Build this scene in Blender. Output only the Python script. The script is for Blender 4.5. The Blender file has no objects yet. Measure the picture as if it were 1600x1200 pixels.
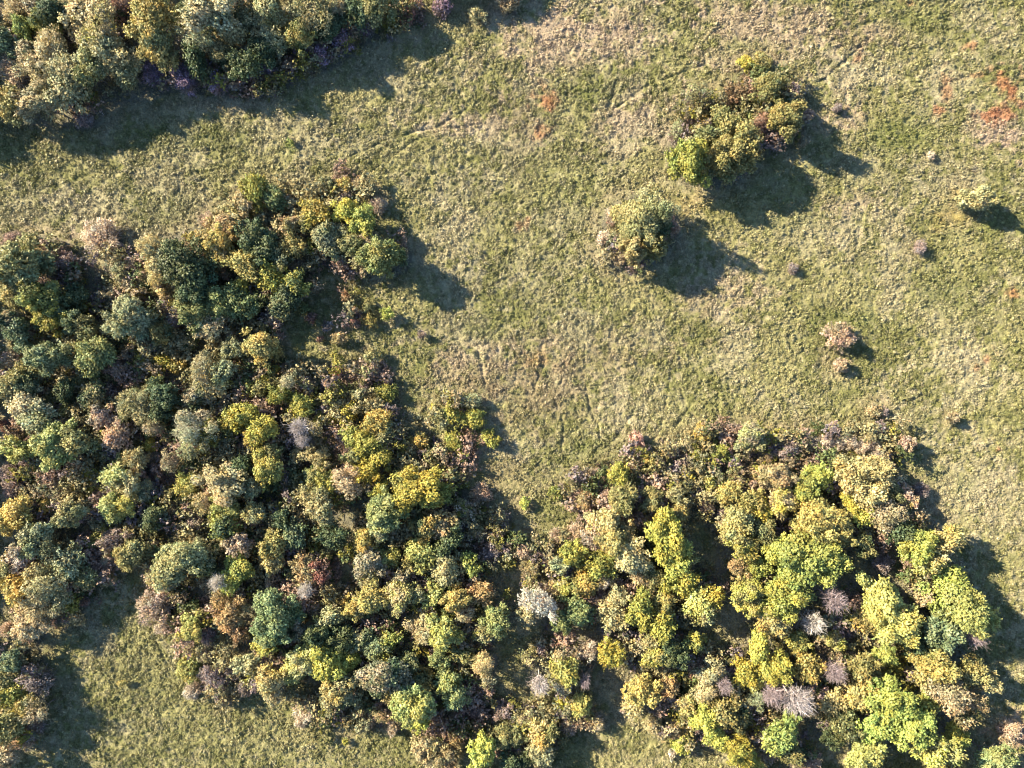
import bpy, math, random
import numpy as np
from mathutils import Vector, noise as mnoise

random.seed(11)
rng = np.random.default_rng(11)
sc = bpy.context.scene
C = sc.collection

# ------------------------------------------------------------------ camera, sky, sun, exposure
H = 88.0                       # drone height above the meadow
PPM = 12.3                     # photograph pixels per metre on the ground
W2, H2 = 800.0 / PPM, 600.0 / PPM
SUN_DIR = math.radians(26.5)   # shadows fall to the lower right of the picture
SUN_EL = math.radians(28.0)

cam_d = bpy.data.cameras.new('camera')
cam = bpy.data.objects.new('camera', cam_d)
C.objects.link(cam)
cam.location = (0, 0, H)
cam.rotation_euler = (0, 0, 0)
cam_d.sensor_width = 36.0
cam_d.lens = 36.0 * H / (2 * W2)
cam_d.clip_start = 1.0
cam_d.clip_end = 4000.0
sc.camera = cam

world = bpy.data.worlds.new('World')
sc.world = world
world.use_nodes = True
wn = world.node_tree
bg = wn.nodes['Background']
sky = wn.nodes.new('ShaderNodeTexSky')
sky.sky_type = 'NISHITA'
sky.sun_disc = False
sky.sun_elevation = SUN_EL
# the sun stands towards (-cos, +sin); Nishita's rotation 0 points to +Y and turns clockwise
sky.sun_rotation = math.radians(270) + SUN_DIR
sky.altitude = 200
sky.air_density = 1.0
sky.dust_density = 0.6
sky.ozone_density = 5.0
wn.links.new(sky.outputs[0], bg.inputs[0])
bg.inputs[1].default_value = 0.080

sun_d = bpy.data.lights.new('sun', 'SUN')
sun_d.energy = 5.0
sun_d.angle = math.radians(0.55)
sun_d.color = (1.0, 0.88, 0.66)
sun = bpy.data.objects.new('sun', sun_d)
C.objects.link(sun)
to_sun = Vector((-math.cos(SUN_DIR) * math.cos(SUN_EL), math.sin(SUN_DIR) * math.cos(SUN_EL), math.sin(SUN_EL)))
sun.rotation_euler = to_sun.to_track_quat('Z', 'Y').to_euler()
sun.location = (-40, 25, 60)

sc.view_settings.view_transform = 'Standard'
sc.view_settings.look = 'None'
sc.view_settings.gamma = 1.0
sc.view_settings.use_curve_mapping = False
sc.view_settings.exposure = 2.10
sc.cycles.pixel_filter_type = 'BLACKMAN_HARRIS'
sc.cycles.filter_width = 1.05
sc.cycles.max_bounces = 6
sc.cycles.diffuse_bounces = 3
sc.cycles.transmission_bounces = 4


# ------------------------------------------------------------------ the plants, read from the photograph
# x y r colour kind   (photograph pixels; kind t tree, b leafy bush, s twiggy shrub, d bare)
PLANTS = """
25 20 28 beige s;60 8 20 tan t;88 22 26 dark t;10 50 15 sage b;40 48 16 lime t|the lime tree in the top corner;75 38 22 green t;5 66 26 blue t;45 86 22 dark t
135 25 27 beige t;190 12 26 pink s;216 28 18 mauve s;160 52 34 beige t;172 88 34 wheat t;240 32 32 gold t|the golden tree of the upper hedge;246 75 28 olive t;285 15 12 dark b
335 20 34 beige t|the pale tree by the red soil;362 46 22 wheat t;386 28 18 sage t;310 64 24 sage t;345 82 20 sage t;390 58 13 lime b;86 70 26 beige t;70 105 32 beige t;110 128 32 wheat t
25 110 24 pale s;60 158 28 beige t|the cream tree ending the hedge;92 148 24 wheat t;18 165 24 olive t;145 112 26 olive t;200 114 22 sage t;132 187 13 mauve s;240 114 22 purple s;290 122 26 purple s
340 130 20 purple s;365 136 8 pale b;305 95 20 dark t;385 108 20 dark t;420 8 30 olive t;430 38 20 beige t;446 31 9 lime b;402 36 22 sage t;490 16 36 sage t|the grey-green tree at the top edge
532 10 20 sage t;470 58 26 green t;430 62 22 sage t;590 10 22 olive t;560 20 20 dark t;640 7 15 orange b;638 24 13 red b|the red bush at the top edge;412 80 24 dark t;452 100 13 pink s;430 112 14 mauve s;472 78 16 purple s
500 84 18 purple s;530 57 24 purple s;570 37 18 purple s;690 10 18 purple s;420 108 16 purple s;745 22 11 wheat b;798 8 14 tan b;455 222 6 lime b;400 112 20 mauve s;360 105 20 dark b;515 40 20 dark t;620 15 16 dark b;780 4 10 tan b
1166 99 14 yellow b|the yellow bush of the meadow thicket;1190 100 18 olive b;1203 114 12 sage b;1147 150 20 rust b|the rusty bush of the meadow thicket;1201 137 27 olive t;1216 118 14 green b;1241 140 17 mauve s;1122 166 11 yellow b
1092 156 24 sage s;1078 178 14 pink s;1060 208 18 sage s;1136 195 24 olive t;1108 214 20 olive t;1190 195 24 pink s;1230 181 28 olive t;1262 178 11 mauve s;1255 223 9 tan b;1212 223 13 mauve s;1163 223 27 olive t;1168 180 14 green b
1080 252 30 yellowgreen t|the yellow-green tree ending the thicket;1132 243 31 olive t;1150 250 18 olive t;1097 190 11 gold b;1110 262 18 sage b;1076 232 12 gold b;1225 160 14 green b
1525 313 26 palegold b|the lone pale gold bush;1502 318 11 wheat b;1312 527 21 rose b|the dome bush alone in the meadow;1314 570 12 rose b;1439 386 11 mauve s;1240 421 9 mauve s;1368 640 13 tan b;1488 653 11 tan b;1412 692 19 rose b|the orange-tinged bush at the wood corner
1454 242 7 pale b;1310 168 8 mauve s;1400 685 9 orange b;1381 644 8 mauve b
998 342 45 palesage t|the grey-green lone meadow tree;1012 318 22 sage t;960 335 14 pale s;942 372 12 pale s;986 376 17 sage t;1030 352 18 dark t;1046 356 19 pink s;1040 330 20 sage t;990 392 22 wheat t;1016 386 20 olive t;970 405 11 tan s
20 376 18 pink s;52 384 16 pink s;88 396 16 rose s;30 420 32 olive t;20 452 28 olive t;60 462 28 green t;60 406 20 wheat t;106 410 18 mauve s;82 426 16 tan s;112 440 14 mauve s;84 474 22 green t;16 500 22 dark t
83 497 24 yellowgreen t|the yellow star-shaped tree;122 466 18 dark t;30 517 23 blue t;116 502 18 blue t;134 512 20 dark t;200 497 31 sage t|the grey-green tree with lime fringe;226 502 20 sage t;206 524 14 green b;104 540 13 wheat b;150 550 27 green t;76 560 28 blue t
168 568 12 olive b;160 368 28 pale s|the cream shrub on the wood edge;176 388 16 mauve s;186 424 20 sage s;202 440 18 tan s;180 454 14 wheat s;212 410 16 rose s;216 456 14 gold b;226 430 16 beige s;240 386 22 wheat t;256 400 24 sage t;250 430 20 wheat t;256 456 16 beige b
290 416 38 dark t|the great dark green tree;304 446 28 dark t;295 374 12 gold b;276 474 12 gold b;308 482 30 green t;348 474 24 green t;326 500 22 wheat t;332 522 16 beige b;296 536 15 green b;195 545 8 orange b;232 540 18 mauve s;250 520 18 dark t
186 578 18 rose b|the rose bush amid dark trees;214 576 10 rose b;252 566 14 yellow b;276 573 12 gold b|the golden bush amid dark trees;20 562 20 rose s;32 590 18 olive t;5 556 8 orange b;320 576 22 beige t;350 582 18 sage t;385 592 14 olive b;130 596 16 olive b;270 500 18 mauve b
400 297 18 yellowgreen t;384 316 18 beige t;366 334 16 beige t;430 312 18 green t;455 316 13 tan s;326 345 15 rose s;355 350 24 orange t|the orange-crowned tree;346 376 22 gold t;376 362 18 orange t;326 372 18 wheat t;346 402 18 beige t;396 370 26 dark t;412 392 22 dark t
492 334 20 yellowgreen t;480 348 14 olive t;512 288 15 sage b;540 287 14 gold b;540 304 13 mauve s;476 300 8 green b;562 290 12 tan b;540 330 21 yellowlime t|the yellow-lime tree above the clearing;570 346 20 lime t;590 320 15 rose s;455 354 16 tan t;443 363 10 lime b
460 384 17 gold t;447 390 10 yellow b;472 374 15 rose s;512 372 22 sage t;530 396 16 sage s;552 380 20 olive t;576 378 16 tan t;592 400 27 green t|the dark green tree at the clearing edge;566 406 14 wheat t;615 400 17 dark t;530 410 13 tan s;385 415 27 gold t
355 425 12 rose s;373 451 17 yellow t;425 430 20 yellow t|the mottled yellow tree;405 448 10 gold b;446 436 10 rose b;440 410 16 sage t;462 414 14 tan s;370 470 20 green t;396 478 18 green t;425 487 14 mauve s;452 464 20 dark t;475 482 11 green b;462 446 18 dark t;440 480 18 dark t
540 465 9 rust b;556 484 9 rose b;545 491 7 red b;555 505 8 red b|the red bush in the clearing;580 501 12 gold b;605 490 13 yellowlime b;487 496 9 red b;510 511 9 mauve b;500 530 6 red b;530 530 12 beige b;660 522 8 mauve b;630 400 9 tan b;500 505 7 olive b;575 478 10 olive b
405 540 26 gold t|the golden tree below the clearing;432 576 8 yellow b;410 606 14 olive t;452 598 16 beige t;436 616 15 yellowgreen t;412 632 15 pale s;410 666 22 yellow t;470 636 15 yellowgreen t;505 578 9 sage b;528 582 8 red b;508 598 8 mauve b;525 608 15 wheat s;365 545 18 sage t;430 548 14 gold b
585 577 13 beige s;583 556 14 sage b;570 601 12 mauve s;601 611 15 yellowgreen b;545 626 8 orange b;590 634 13 wheat b;543 645 17 yellow b;520 656 11 yellow b;500 656 13 yellowgreen b;590 660 19 gold t;596 682 17 sage t;550 682 16 yellowgreen t;480 600 12 tan s;495 625 12 olive b
463 668 20 silver d|the silver bare shrub;470 690 13 silver d;525 687 7 rust b;570 692 21 yellowgreen t;592 714 20 yellow t;575 736 17 yellow t;550 712 14 olive t;420 726 23 palelime t|the pale lime tree;426 704 15 olive t;446 736 15 mauve s;460 712 8 lime b;443 756 11 rose b;462 773 11 yellow b;472 754 14 olive b
500 718 15 wheat t;490 744 15 green t;512 752 17 green t;540 752 22 tan t;556 732 13 gold b;546 772 13 rust b;500 790 24 sage t;656 690 15 gold b;640 700 12 beige b;655 765 31 yellow t|the great yellow tree;632 756 20 yellow t;686 770 18 yellowgreen t;695 645 10 olive b;676 635 5 yellow b;711 635 5 yellow b
690 656 12 sage b;710 690 15 yellowgreen b;722 712 13 lime b;740 654 17 yellowgreen b|the low green bush out in the clearing;766 685 13 yellowgreen b;714 720 11 olive b;736 626 14 sage b;600 798 31 mint t|the mint green tree;622 792 20 mint t;592 766 14 lime t;596 826 18 mint t;690 734 14 olive b;675 715 14 dark b
690 818 20 olive t;664 820 24 dark t;702 842 20 dark t;726 800 21 pale s|the cream shrub beside the clearing;752 770 18 rose s;746 830 16 beige s;780 812 17 mauve s;778 838 14 mauve s;460 835 17 blue t;440 810 16 dark t;428 850 20 gold t;424 878 18 wheat t;475 845 13 tan s;478 885 18 orange t
500 892 15 red t|the dark red bush in the wood;508 862 10 sage b;520 836 19 dark t;570 845 17 gold t;592 832 14 beige s;575 876 22 tan t;606 872 17 palelime t;604 850 12 beige b;660 864 20 palelime t;642 876 14 olive t;700 886 19 wheat t;735 880 13 lime t;751 868 10 red s;770 860 16 mauve s;630 900 14 tan t
20 610 19 sage t;46 634 23 beige t;62 656 19 sage t;5 665 12 red s;16 692 17 mauve s;100 647 14 gold b;130 663 11 red b;163 650 18 rose t|the rose domed tree;188 681 19 rose t;215 625 22 sage t;200 642 16 sage t;226 650 17 wheat t;242 664 17 tan t;85 697 33 palelime t|the broad pale lime tree
126 690 22 olive t;30 701 19 palelime t;120 718 17 mauve s;300 664 28 sage t;302 690 22 sage t|the tall grey-green tree;322 682 18 green t;292 720 14 wheat b;332 702 12 mauve s;256 618 22 dark t;252 642 18 dark t;240 695 13 yellow b;215 715 15 wheat t;265 720 18 sage t;236 712 13 rose s
190 720 15 green t;186 742 20 palelime t;206 756 18 wheat t;230 762 22 sage s;80 745 19 rose s;20 742 24 mauve s;140 740 13 yellowgreen b;115 755 13 yellow b;146 762 10 yellow b;90 772 19 beige s;20 766 17 mauve s;295 755 17 yellowgreen t;350 758 30 beige t|the big cream tree;356 790 20 palelime t
320 782 18 beige t;305 816 18 rose s;300 794 14 wheat b;372 850 19 rose t;388 838 12 rose s;114 800 22 sage t|the whitish green domed tree;25 806 25 gold t;75 790 15 gold b;176 795 19 palelime t;200 790 15 palelime t;240 810 16 dark t;236 828 12 green b;270 795 15 tan s;145 846 12 palelime b;185 840 26 mauve s
216 862 18 olive t;200 868 20 gold t;60 840 26 sage t;40 870 24 rose t;80 866 24 sage t;110 876 20 sage t;20 886 22 olive t;292 864 30 palesage t;264 888 26 palesage t|the grey-green tree above the glade;318 862 18 sage t;322 882 18 dark t;376 885 21 lime t;255 848 7 red b;395 760 16 sage t;398 800 16 sage t
150 885 16 mauve s;170 870 16 tan s;350 820 18 dark t;340 850 14 dark b;40 720 16 mauve s;160 700 14 dark b;60 730 14 rose s;155 780 14 mauve s;45 600 16 blue t;105 610 16 dark t;80 625 14 olive b;150 620 16 dark t;175 610 14 mauve s;310 620 18 dark t;360 660 18 dark t;345 640 14 pale s;380 700 16 rose s;375 730 18 dark t
380 650 20 yellow t;335 600 18 palegold t;400 690 14 gold t;385 615 14 yellow b;30 920 25 gold t;75 910 27 wheat t;60 946 28 beige t|the cream tree by the lower glade;100 930 20 wheat t;50 976 20 beige t;130 940 11 red s;120 966 12 beige b;40 991 14 rose s;10 985 14 rose s;170 905 12 beige b;135 900 16 olive t
250 905 19 beige t;244 950 26 rose s|the blush twiggy shrub beside the glade;290 950 12 green b;252 982 13 pale s;300 980 21 palelime t;276 976 13 palelime b;345 938 17 orange t;360 962 21 orange t|the orange tree above the glade;372 990 14 rust t;322 992 17 mauve s;336 912 18 white d;360 908 19 yellowlime t;285 925 14 dark b
295 1048 20 palelime b;300 1080 17 pale s;335 1064 27 mauve s;385 1034 17 wheat t;320 1026 13 beige s;382 1074 16 mauve s;360 1050 14 mauve s;350 1095 13 tan s;190 1067 7 gold b|the tiny golden bush in the glade;20 1082 19 yellowgreen t;10 1058 16 olive t;54 1066 26 mauve s;30 1115 14 yellow t;60 1110 19 tan t
15 1136 21 olive t;35 1156 17 rose s;10 1178 19 tan t;52 1140 17 mauve s;20 1030 17 blue t;48 1094 14 olive t;430 955 31 mint t|the mint tree above the lower meadow;426 984 26 mint t;416 1002 17 lime t;458 962 20 green t;490 906 12 rust b;425 908 13 rose b;474 925 16 white d;495 955 19 tan s;516 966 17 sage t
550 950 17 gold t;581 936 21 gold t;562 946 14 wheat t;580 905 15 wheat t;625 930 21 palelime t;650 926 15 palelime t;676 930 14 palelime t;715 934 21 gold t;726 956 15 wheat t;752 925 17 orange t|the orange-tan tree;776 968 26 mint t|the round grey-green tree;758 985 14 sage t;660 980 20 wheat t;692 984 22 palelime t
670 974 8 yellow b;646 966 12 beige b;498 990 24 dark t;530 1000 22 dark t;558 1000 17 blue t;470 985 18 dark t;615 998 13 lime t|the small lime tree over the dark hollow;575 1000 15 blue t;592 1012 18 blue t;474 1030 21 palelime t;510 1034 26 yellowlime t|the bright lime tree by the lower meadow;546 1030 15 yellowlime t
456 1046 16 palelime t;425 1060 24 wheat t;430 1086 13 beige t;530 1075 23 sage t;552 1086 15 sage t;515 1098 15 sage t;600 1052 34 dark t;640 1040 18 dark t;656 1062 20 dark t;690 1030 17 green t;720 1020 14 olive t;756 1034 20 beige t;762 1062 14 beige t;720 1056 8 yellow b;700 1062 19 mint t;715 1086 17 mint t
742 1110 13 pink s;716 1116 13 pink s;740 1090 12 sage b;640 1098 30 palelime t|the big lime-cream tree;664 1104 18 palelime t;656 1128 14 yellowlime t;616 1086 14 wheat t;598 1116 15 orange t;565 1106 15 tan s;575 1126 14 rose s;613 1141 10 pale s;480 1108 20 pale s|the cream shrub on the lower meadow edge;470 1128 12 pale s
505 1128 10 green b|the little emerald bush;528 1122 15 mauve s;541 1160 6 yellowlime b;665 1165 20 beige t;700 1178 21 orange t|the russet tree at the bottom edge;680 1192 17 tan t;755 1175 25 yellowlime t|the round lime tree at the bottom edge;790 1150 15 olive t;796 1190 15 dark t;716 1160 12 tan b;785 1110 18 mauve s
996 690 14 blush b|the pink ball bush;1098 674 15 gold b;1115 677 8 red b;1140 684 9 red b|the red bush at the wood's upper edge;1172 680 21 palelime t;1015 718 17 gold b;985 722 12 gold b;1036 740 9 orange b;1070 720 13 mauve s;1050 705 12 mauve s;1046 722 8 olive b;965 740 15 yellowgreen t;975 775 21 olive t
970 792 15 sage t;1000 750 12 green b;1020 780 17 olive t;998 800 13 rose s;1075 742 13 yellow b;1090 712 16 yellowgreen b;1125 705 17 yellowgreen b;1140 708 8 orange b;1115 726 14 dark b;1145 726 14 olive b;1110 750 15 palelime b;1150 750 17 rose s;1055 775 15 sage t;1105 790 16 mauve s;1090 770 13 mauve s
915 780 17 orange b|the peach bush at the clearing tip;917 762 10 yellow b;868 770 11 yellowgreen b;910 746 11 mauve s;935 760 13 mauve s;820 785 10 yellowlime b;945 815 22 palegold t;930 840 20 rose t;900 830 15 rose s;870 836 13 rose s;976 828 16 wheat t;900 865 19 yellowgreen t;875 880 15 sage t;960 850 22 gold t;985 872 24 palegold t
940 880 20 yellowgreen t;1040 838 32 yellowlime t|the bright lime tree below the pink bush;1052 870 26 yellowlime t;1075 876 13 gold t;1012 812 13 tan b;1060 800 15 olive t;1140 770 18 gold t;1172 780 19 gold t;1186 795 15 yellow t;1150 820 24 olive t;1160 850 22 olive t;1192 830 21 olive t;1150 888 15 orange t;1186 886 15 lime t;1128 803 12 mauve s
820 860 17 rose s;830 886 17 beige s;850 872 14 mauve s;1236 700 22 mauve s|the mauve thicket at the meadow edge;1270 692 13 pale s;1310 694 13 pale s|the whitish brush strip;1290 690 15 pale s;1328 690 14 pale s;1355 694 13 pale s;1252 692 14 beige s;1368 702 12 pale s;1345 700 11 pale s;1380 716 13 mauve s;1300 724 12 mauve s;1216 746 21 orange t;1220 785 22 yellow t;1256 760 22 yellowgreen t;1280 746 19 yellowlime t
1330 744 27 palegold t;1370 740 24 palegold t|the broad cream-gold tree;1350 772 24 palegold t;1390 770 20 olive t;1416 780 17 rose t;1440 766 14 mauve s;1385 802 24 tan t;1330 786 15 yellow t|the bright yellow spray;1350 802 13 yellowlime t;1280 808 32 gold t|the golden-tan dome tree;1310 832 22 gold t;1254 822 18 gold t;1215 864 26 yellowlime t
1250 872 32 lime t|the big lime tree of the wood;1290 882 28 lime t;1236 898 20 lime t;1430 850 24 yellowgreen t;1470 850 18 olive t;1452 876 19 yellowgreen t;1402 830 18 dark t;1484 834 13 olive t;1380 882 16 mauve s;1460 898 16 rose s;1350 852 18 dark t;1185 740 17 tan s;1195 715 15 tan s;1210 705 14 mauve s
1220 932 32 yellowgreen t;1170 930 28 yellowlime t;1204 962 24 gold t;1310 942 24 bark d|the mauve bare tree;1276 978 22 white d|the fallen white bare limbs;1370 938 33 yellow2 t|the upper bright yellow tree;1396 976 32 yellow2 t|the lower bright yellow tree;1352 965 17 olive t;1356 996 14 mauve s;1480 915 26 yellowlime t;1508 950 32 palelime t|the lime tree at the shaded wood edge
1538 962 16 palelime t;1465 962 18 green t;1465 992 26 blue t|the dark blue-green dome;1440 930 13 tan t;1530 1000 17 bark d;1246 1000 15 palelime t;1300 1000 17 yellowgreen t;1324 990 12 mauve s;1215 1046 24 yellow t;1260 1040 19 gold t;1186 1012 20 yellow t;1310 1056 19 bark d;1345 1040 18 olive t;1380 1022 15 lime t;1362 1052 16 olive t
1340 1080 20 gold t;1460 1040 26 gold t;1476 1075 27 tan t|the tan tree at the shaded edge;1512 1050 22 olive t;1540 1062 16 wheat t;1520 1092 15 tan t;1436 1052 14 olive t;1210 1090 20 bark d;1252 1100 30 silver d|the big silver bare tree;1300 1095 17 wheat t;1216 1150 26 lime t;1236 1128 14 lime t;1232 1176 18 olive t;1430 1010 16 dark t
1390 1098 36 lime2 t|the vivid green tree;1422 1128 31 lime2 t;1370 1132 27 lime2 t;1440 1104 18 lime t;1320 1130 20 olive t;1298 1150 15 dark t;1355 1176 24 palelime t;1460 1166 26 yellowlime t;1492 1146 15 yellowlime t;1550 1182 24 mint t|the fresh green tree in the bottom corner;1485 1196 15 yellow t;1502 1120 13 dark t;1580 1144 18 rose s
1270 1190 17 rose s;1285 1085 16 lilac s;1265 1075 14 lilac s;1330 955 15 lilac s;1250 985 14 pale s;1225 1085 15 lilac s;1190 1140 16 pale s;1300 985 14 lilac s;1130 1050 14 lilac s;1244 1194 13 beige s;842 940 27 pale t|the cream tree inside the wood;826 958 16 beige t;860 918 15 beige s;880 915 13 yellowlime t;910 910 17 green t;905 955 20 green t;880 970 17 green t;945 905 15 pale t;940 935 19 rose s;956 962 20 wheat t;966 930 16 wheat t;1000 950 24 yellowgreen t;1035 945 18 gold t;1030 976 20 yellow t
990 1003 9 gold b;1070 910 19 yellow t;1090 940 19 yellow2 t|the canary tree by the dark gap;1110 930 17 yellow t;1100 960 14 sage t;920 1015 19 pale s;955 1020 19 yellow t|the yellow tree near the bottom glade;880 1045 20 palelime t;870 1030 13 wheat t;882 1066 14 pale t;846 1018 12 mauve s;830 1030 12 mauve s;1015 1000 15 sage t;1020 1025 18 olive t
1050 1020 22 dark t;1060 996 12 rust s;1086 1000 15 green t;845 1075 20 silver d|the silver star-shaped bare tree;915 1070 11 bark d;1040 1050 12 rose b;1000 1078 22 gold t|the gold tree above the bottom glade;992 1100 14 palegold t;1040 1075 15 orange t;980 1105 9 rose b;1090 1045 17 rose s;1112 1050 18 beige t;1100 1080 20 beige t;1070 1100 17 palelime t
1100 1120 22 yellowlime t;1115 1146 18 yellowlime t;1130 1110 20 olive t;1152 1122 17 dark t;1135 1075 15 bark d;1166 1050 18 yellow t;1180 1064 14 yellow2 t;1182 1090 18 sage t;1146 1048 13 mauve s;1020 1130 15 beige b;1060 1142 15 tan b;1065 1160 15 yellowlime b|the lime bush in the bottom glade;1050 1176 9 pale b;1150 1170 22 yellowgreen t
1172 1192 15 yellowlime t;878 1100 11 yellowlime b;905 1100 15 palelime t;920 1120 11 green b;890 1135 17 rose s;930 1130 17 beige s;820 1120 20 sage s;840 1150 18 gold t;845 1176 18 wheat t;810 1150 15 olive t;820 1190 15 dark t;860 1140 12 olive t;1000 905 14 wheat t;1020 900 16 olive t;1040 910 14 yellowgreen t
"""

COL = {  # albedo main, albedo second, words
    'dark':       ((.060, .085, .040), (.095, .115, .048), 'dark green'),
    'green':      ((.130, .160, .060), (.190, .200, .075), 'mid green'),
    'blue':       ((.150, .185, .100), (.110, .140, .065), 'bluish green'),
    'sage':       ((.270, .265, .145), (.190, .200, .090), 'grey-green'),
    'palesage':   ((.290, .290, .140), (.220, .230, .100), 'pale grey-green'),
    'mint':       ((.240, .280, .125), (.180, .220, .085), 'minty green'),
    'lime':       ((.280, .305, .085), (.200, .235, .065), 'lime green'),
    'lime2':      ((.270, .320, .085), (.195, .245, .065), 'vivid lime green'),
    'palelime':   ((.330, .325, .110), (.230, .240, .070), 'pale lime'),
    'yellowlime': ((.360, .360, .085), (.250, .270, .065), 'yellow-lime'),
    'yellowgreen':((.290, .270, .060), (.185, .195, .050), 'yellow-green'),
    'olive':      ((.220, .205, .085), (.155, .155, .058), 'olive green'),
    'yellow':     ((.370, .315, .065), (.260, .245, .055), 'deep yellow'),
    'yellow2':    ((.430, .400, .125), (.320, .310, .090), 'bright yellow'),
    'gold':       ((.360, .280, .090), (.260, .230, .075), 'golden'),
    'palegold':   ((.400, .355, .175), (.300, .265, .110), 'pale gold'),
    'wheat':      ((.340, .300, .150), (.250, .230, .105), 'wheat-coloured'),
    'beige':      ((.370, .315, .180), (.260, .235, .110), 'creamy beige'),
    'pale':       ((.500, .430, .330), (.400, .340, .240), 'whitish cream'),
    'tan':        ((.310, .245, .150), (.210, .185, .095), 'tan'),
    'orange':     ((.320, .215, .105), (.260, .215, .100), 'orange-tan'),
    'rust':       ((.250, .150, .080), (.200, .150, .075), 'rusty brown'),
    'red':        ((.260, .110, .080), (.210, .140, .090), 'dull red'),
    'rose':       ((.370, .260, .190), (.300, .240, .140), 'rosy beige'),
    'pink':       ((.310, .190, .145), (.250, .180, .110), 'brownish pink'),
    'purple':     ((.250, .180, .250), (.190, .150, .180), 'purple-grey'),
    'blush':      ((.460, .260, .200), (.380, .240, .170), 'salmon pink'),
    'lilac':      ((.400, .310, .320), (.320, .250, .240), 'lilac-grey'),
    'mauve':      ((.260, .205, .190), (.200, .165, .130), 'grey-mauve'),
    'silver':     ((.520, .460, .440), (.420, .370, .350), 'silver grey'),
    'white':      ((.620, .560, .500), (.520, .470, .410), 'whitish'),
    'bark':       ((.380, .300, .300), (.300, .240, .240), 'mauve-grey'),
}

plants = []
for line in PLANTS.strip().splitlines():
    for e in line.split(';'):
        e = e.strip()
        if not e:
            continue
        land = None
        if '|' in e:
            e, land = e.split('|')
        x, y, r, c, k = e.split()
        plants.append(dict(x=float(x), y=float(y), r=float(r), c=c, k=k, land=land))

for p in plants:
    rm = p['r'] / PPM
    if p['k'] == 't':
        h = max(3.9, 1.3 + 2.05 * rm) if p['r'] < 42 else 7.2
        if (p['x'], p['y']) == (1040, 330):
            h = 8.6          # the leader whose long shadow streaks across the turf
        if p['y'] < 200 and p['x'] < 620:
            h *= 1.03
        elif p['x'] > 1300 and p['y'] > 800:
            h *= 1.12
        elif p['x'] > 900 and p['y'] < 420:
            h *= 1.08
        if p['x'] > 1400 and p['y'] > 780:
            h *= 1.12
        h *= random.uniform(0.86, 1.10)
        zc = h * 0.60
    elif p['k'] == 'd':
        h = 4.4 + 1.6 * rm
        zc = h * 0.75
    elif p['k'] == 'b':
        h = 0.35 + (1.35 if rm < 2 else 1.75) * rm * random.uniform(0.9, 1.15)
        zc = h * 0.5
    else:
        h = 0.45 + 1.30 * rm * random.uniform(0.85, 1.15)
        zc = h * 0.5
    s = (H - zc) / H
    p['X'] = (p['x'] - 800) / PPM * s
    p['Y'] = (600 - p['y']) / PPM * s
    p['h'] = h
    p['rm'] = rm * s


# ------------------------------------------------------------------ noise and the lie of the land
def smooth_noise(X, Y, cell, seed):
    """Cubic-faded lattice noise in 0..1, any array of points."""
    r = np.random.default_rng(seed)
    tab = r.random((512, 512))
    u, v = X / cell + 1000.37, Y / cell + 1000.71
    i, j = np.floor(u).astype(int), np.floor(v).astype(int)
    f, g = u - i, v - j
    f, g = f * f * (3 - 2 * f), g * g * (3 - 2 * g)
    i0, j0, i1, j1 = i % 512, j % 512, (i + 1) % 512, (j + 1) % 512
    return (tab[i0, j0] * (1 - f) + tab[i1, j0] * f) * (1 - g) + (tab[i0, j1] * (1 - f) + tab[i1, j1] * f) * g


def fbm(X, Y, cell, seed, n=4, gain=0.55):
    t, a, w = 0, 1.0, 0
    for k in range(n):
        t = t + a * smooth_noise(X * 1.0 + 13.1 * k, Y - 7.7 * k, cell / 2 ** k, seed + k)
        w += a
        a *= gain
    return t / w


tree_xy = np.array([(p['X'], p['Y'], p['rm'], 1.0 if p['k'] in 'td' else 0.7) for p in plants])


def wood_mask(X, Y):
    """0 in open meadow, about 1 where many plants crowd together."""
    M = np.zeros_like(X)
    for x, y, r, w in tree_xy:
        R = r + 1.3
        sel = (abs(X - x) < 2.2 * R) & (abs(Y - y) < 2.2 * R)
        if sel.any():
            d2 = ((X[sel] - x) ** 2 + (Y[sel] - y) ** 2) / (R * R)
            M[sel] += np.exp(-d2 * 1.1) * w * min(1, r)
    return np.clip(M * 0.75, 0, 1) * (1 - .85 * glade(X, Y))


# shaded openings and edges where turf, not brush, lies between the plants: px py rx ry
GLADES = [(492, 505, 52, 50), (550, 530, 60, 26), (620, 520, 50, 22), (600, 470, 50, 30), (690, 668, 30, 16), (800, 700, 26, 18), (870, 800, 26, 22),
          (955, 1095, 28, 22), (960, 1175, 110, 32), (190, 930, 45, 50), (240, 1080, 60, 110), (130, 1100, 60, 90), (430, 1120, 60, 30), (620, 1160, 60, 22),
          (600, 350, 30, 40), (1310, 690, 60, 12), (1540, 900, 40, 120), (760, 630, 40, 20), (1130, 1170, 16, 30)]


def glade(X, Y):
    PX, PY = 800 + X * PPM, 600 - Y * PPM
    G = np.zeros_like(X)
    w = fbm(X, Y, 3, 611, 2) - .5
    for px, py, rx, ry in GLADES:
        G = np.maximum(G, np.clip(1.9 - 1.4 * np.sqrt(((PX - px) / rx) ** 2 + ((PY - py) / ry) ** 2) + w, 0, 1))
    return G


def beyond_wood(X, Y):
    """The wood carries on past the picture: left, below and in the top corner."""
    n = fbm(X, Y, 22, 91, 3)
    left = (X < -W2 - 2) & ((Y > 32) | ((Y < 18) & (Y > -26)) | (n > 0.6))
    low = (Y < -H2 - 2) & (X > -12) & (n + 0.2 > 0.52)
    top = (Y > H2 + 2) & (X < -12) & (n + 0.2 > 0.52)
    right = (X > W2 + 2) & (n > 0.66)
    up = (Y > H2 + 2) & (X >= -12) & (n > 0.66)
    return left | low | top | right | up


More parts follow.
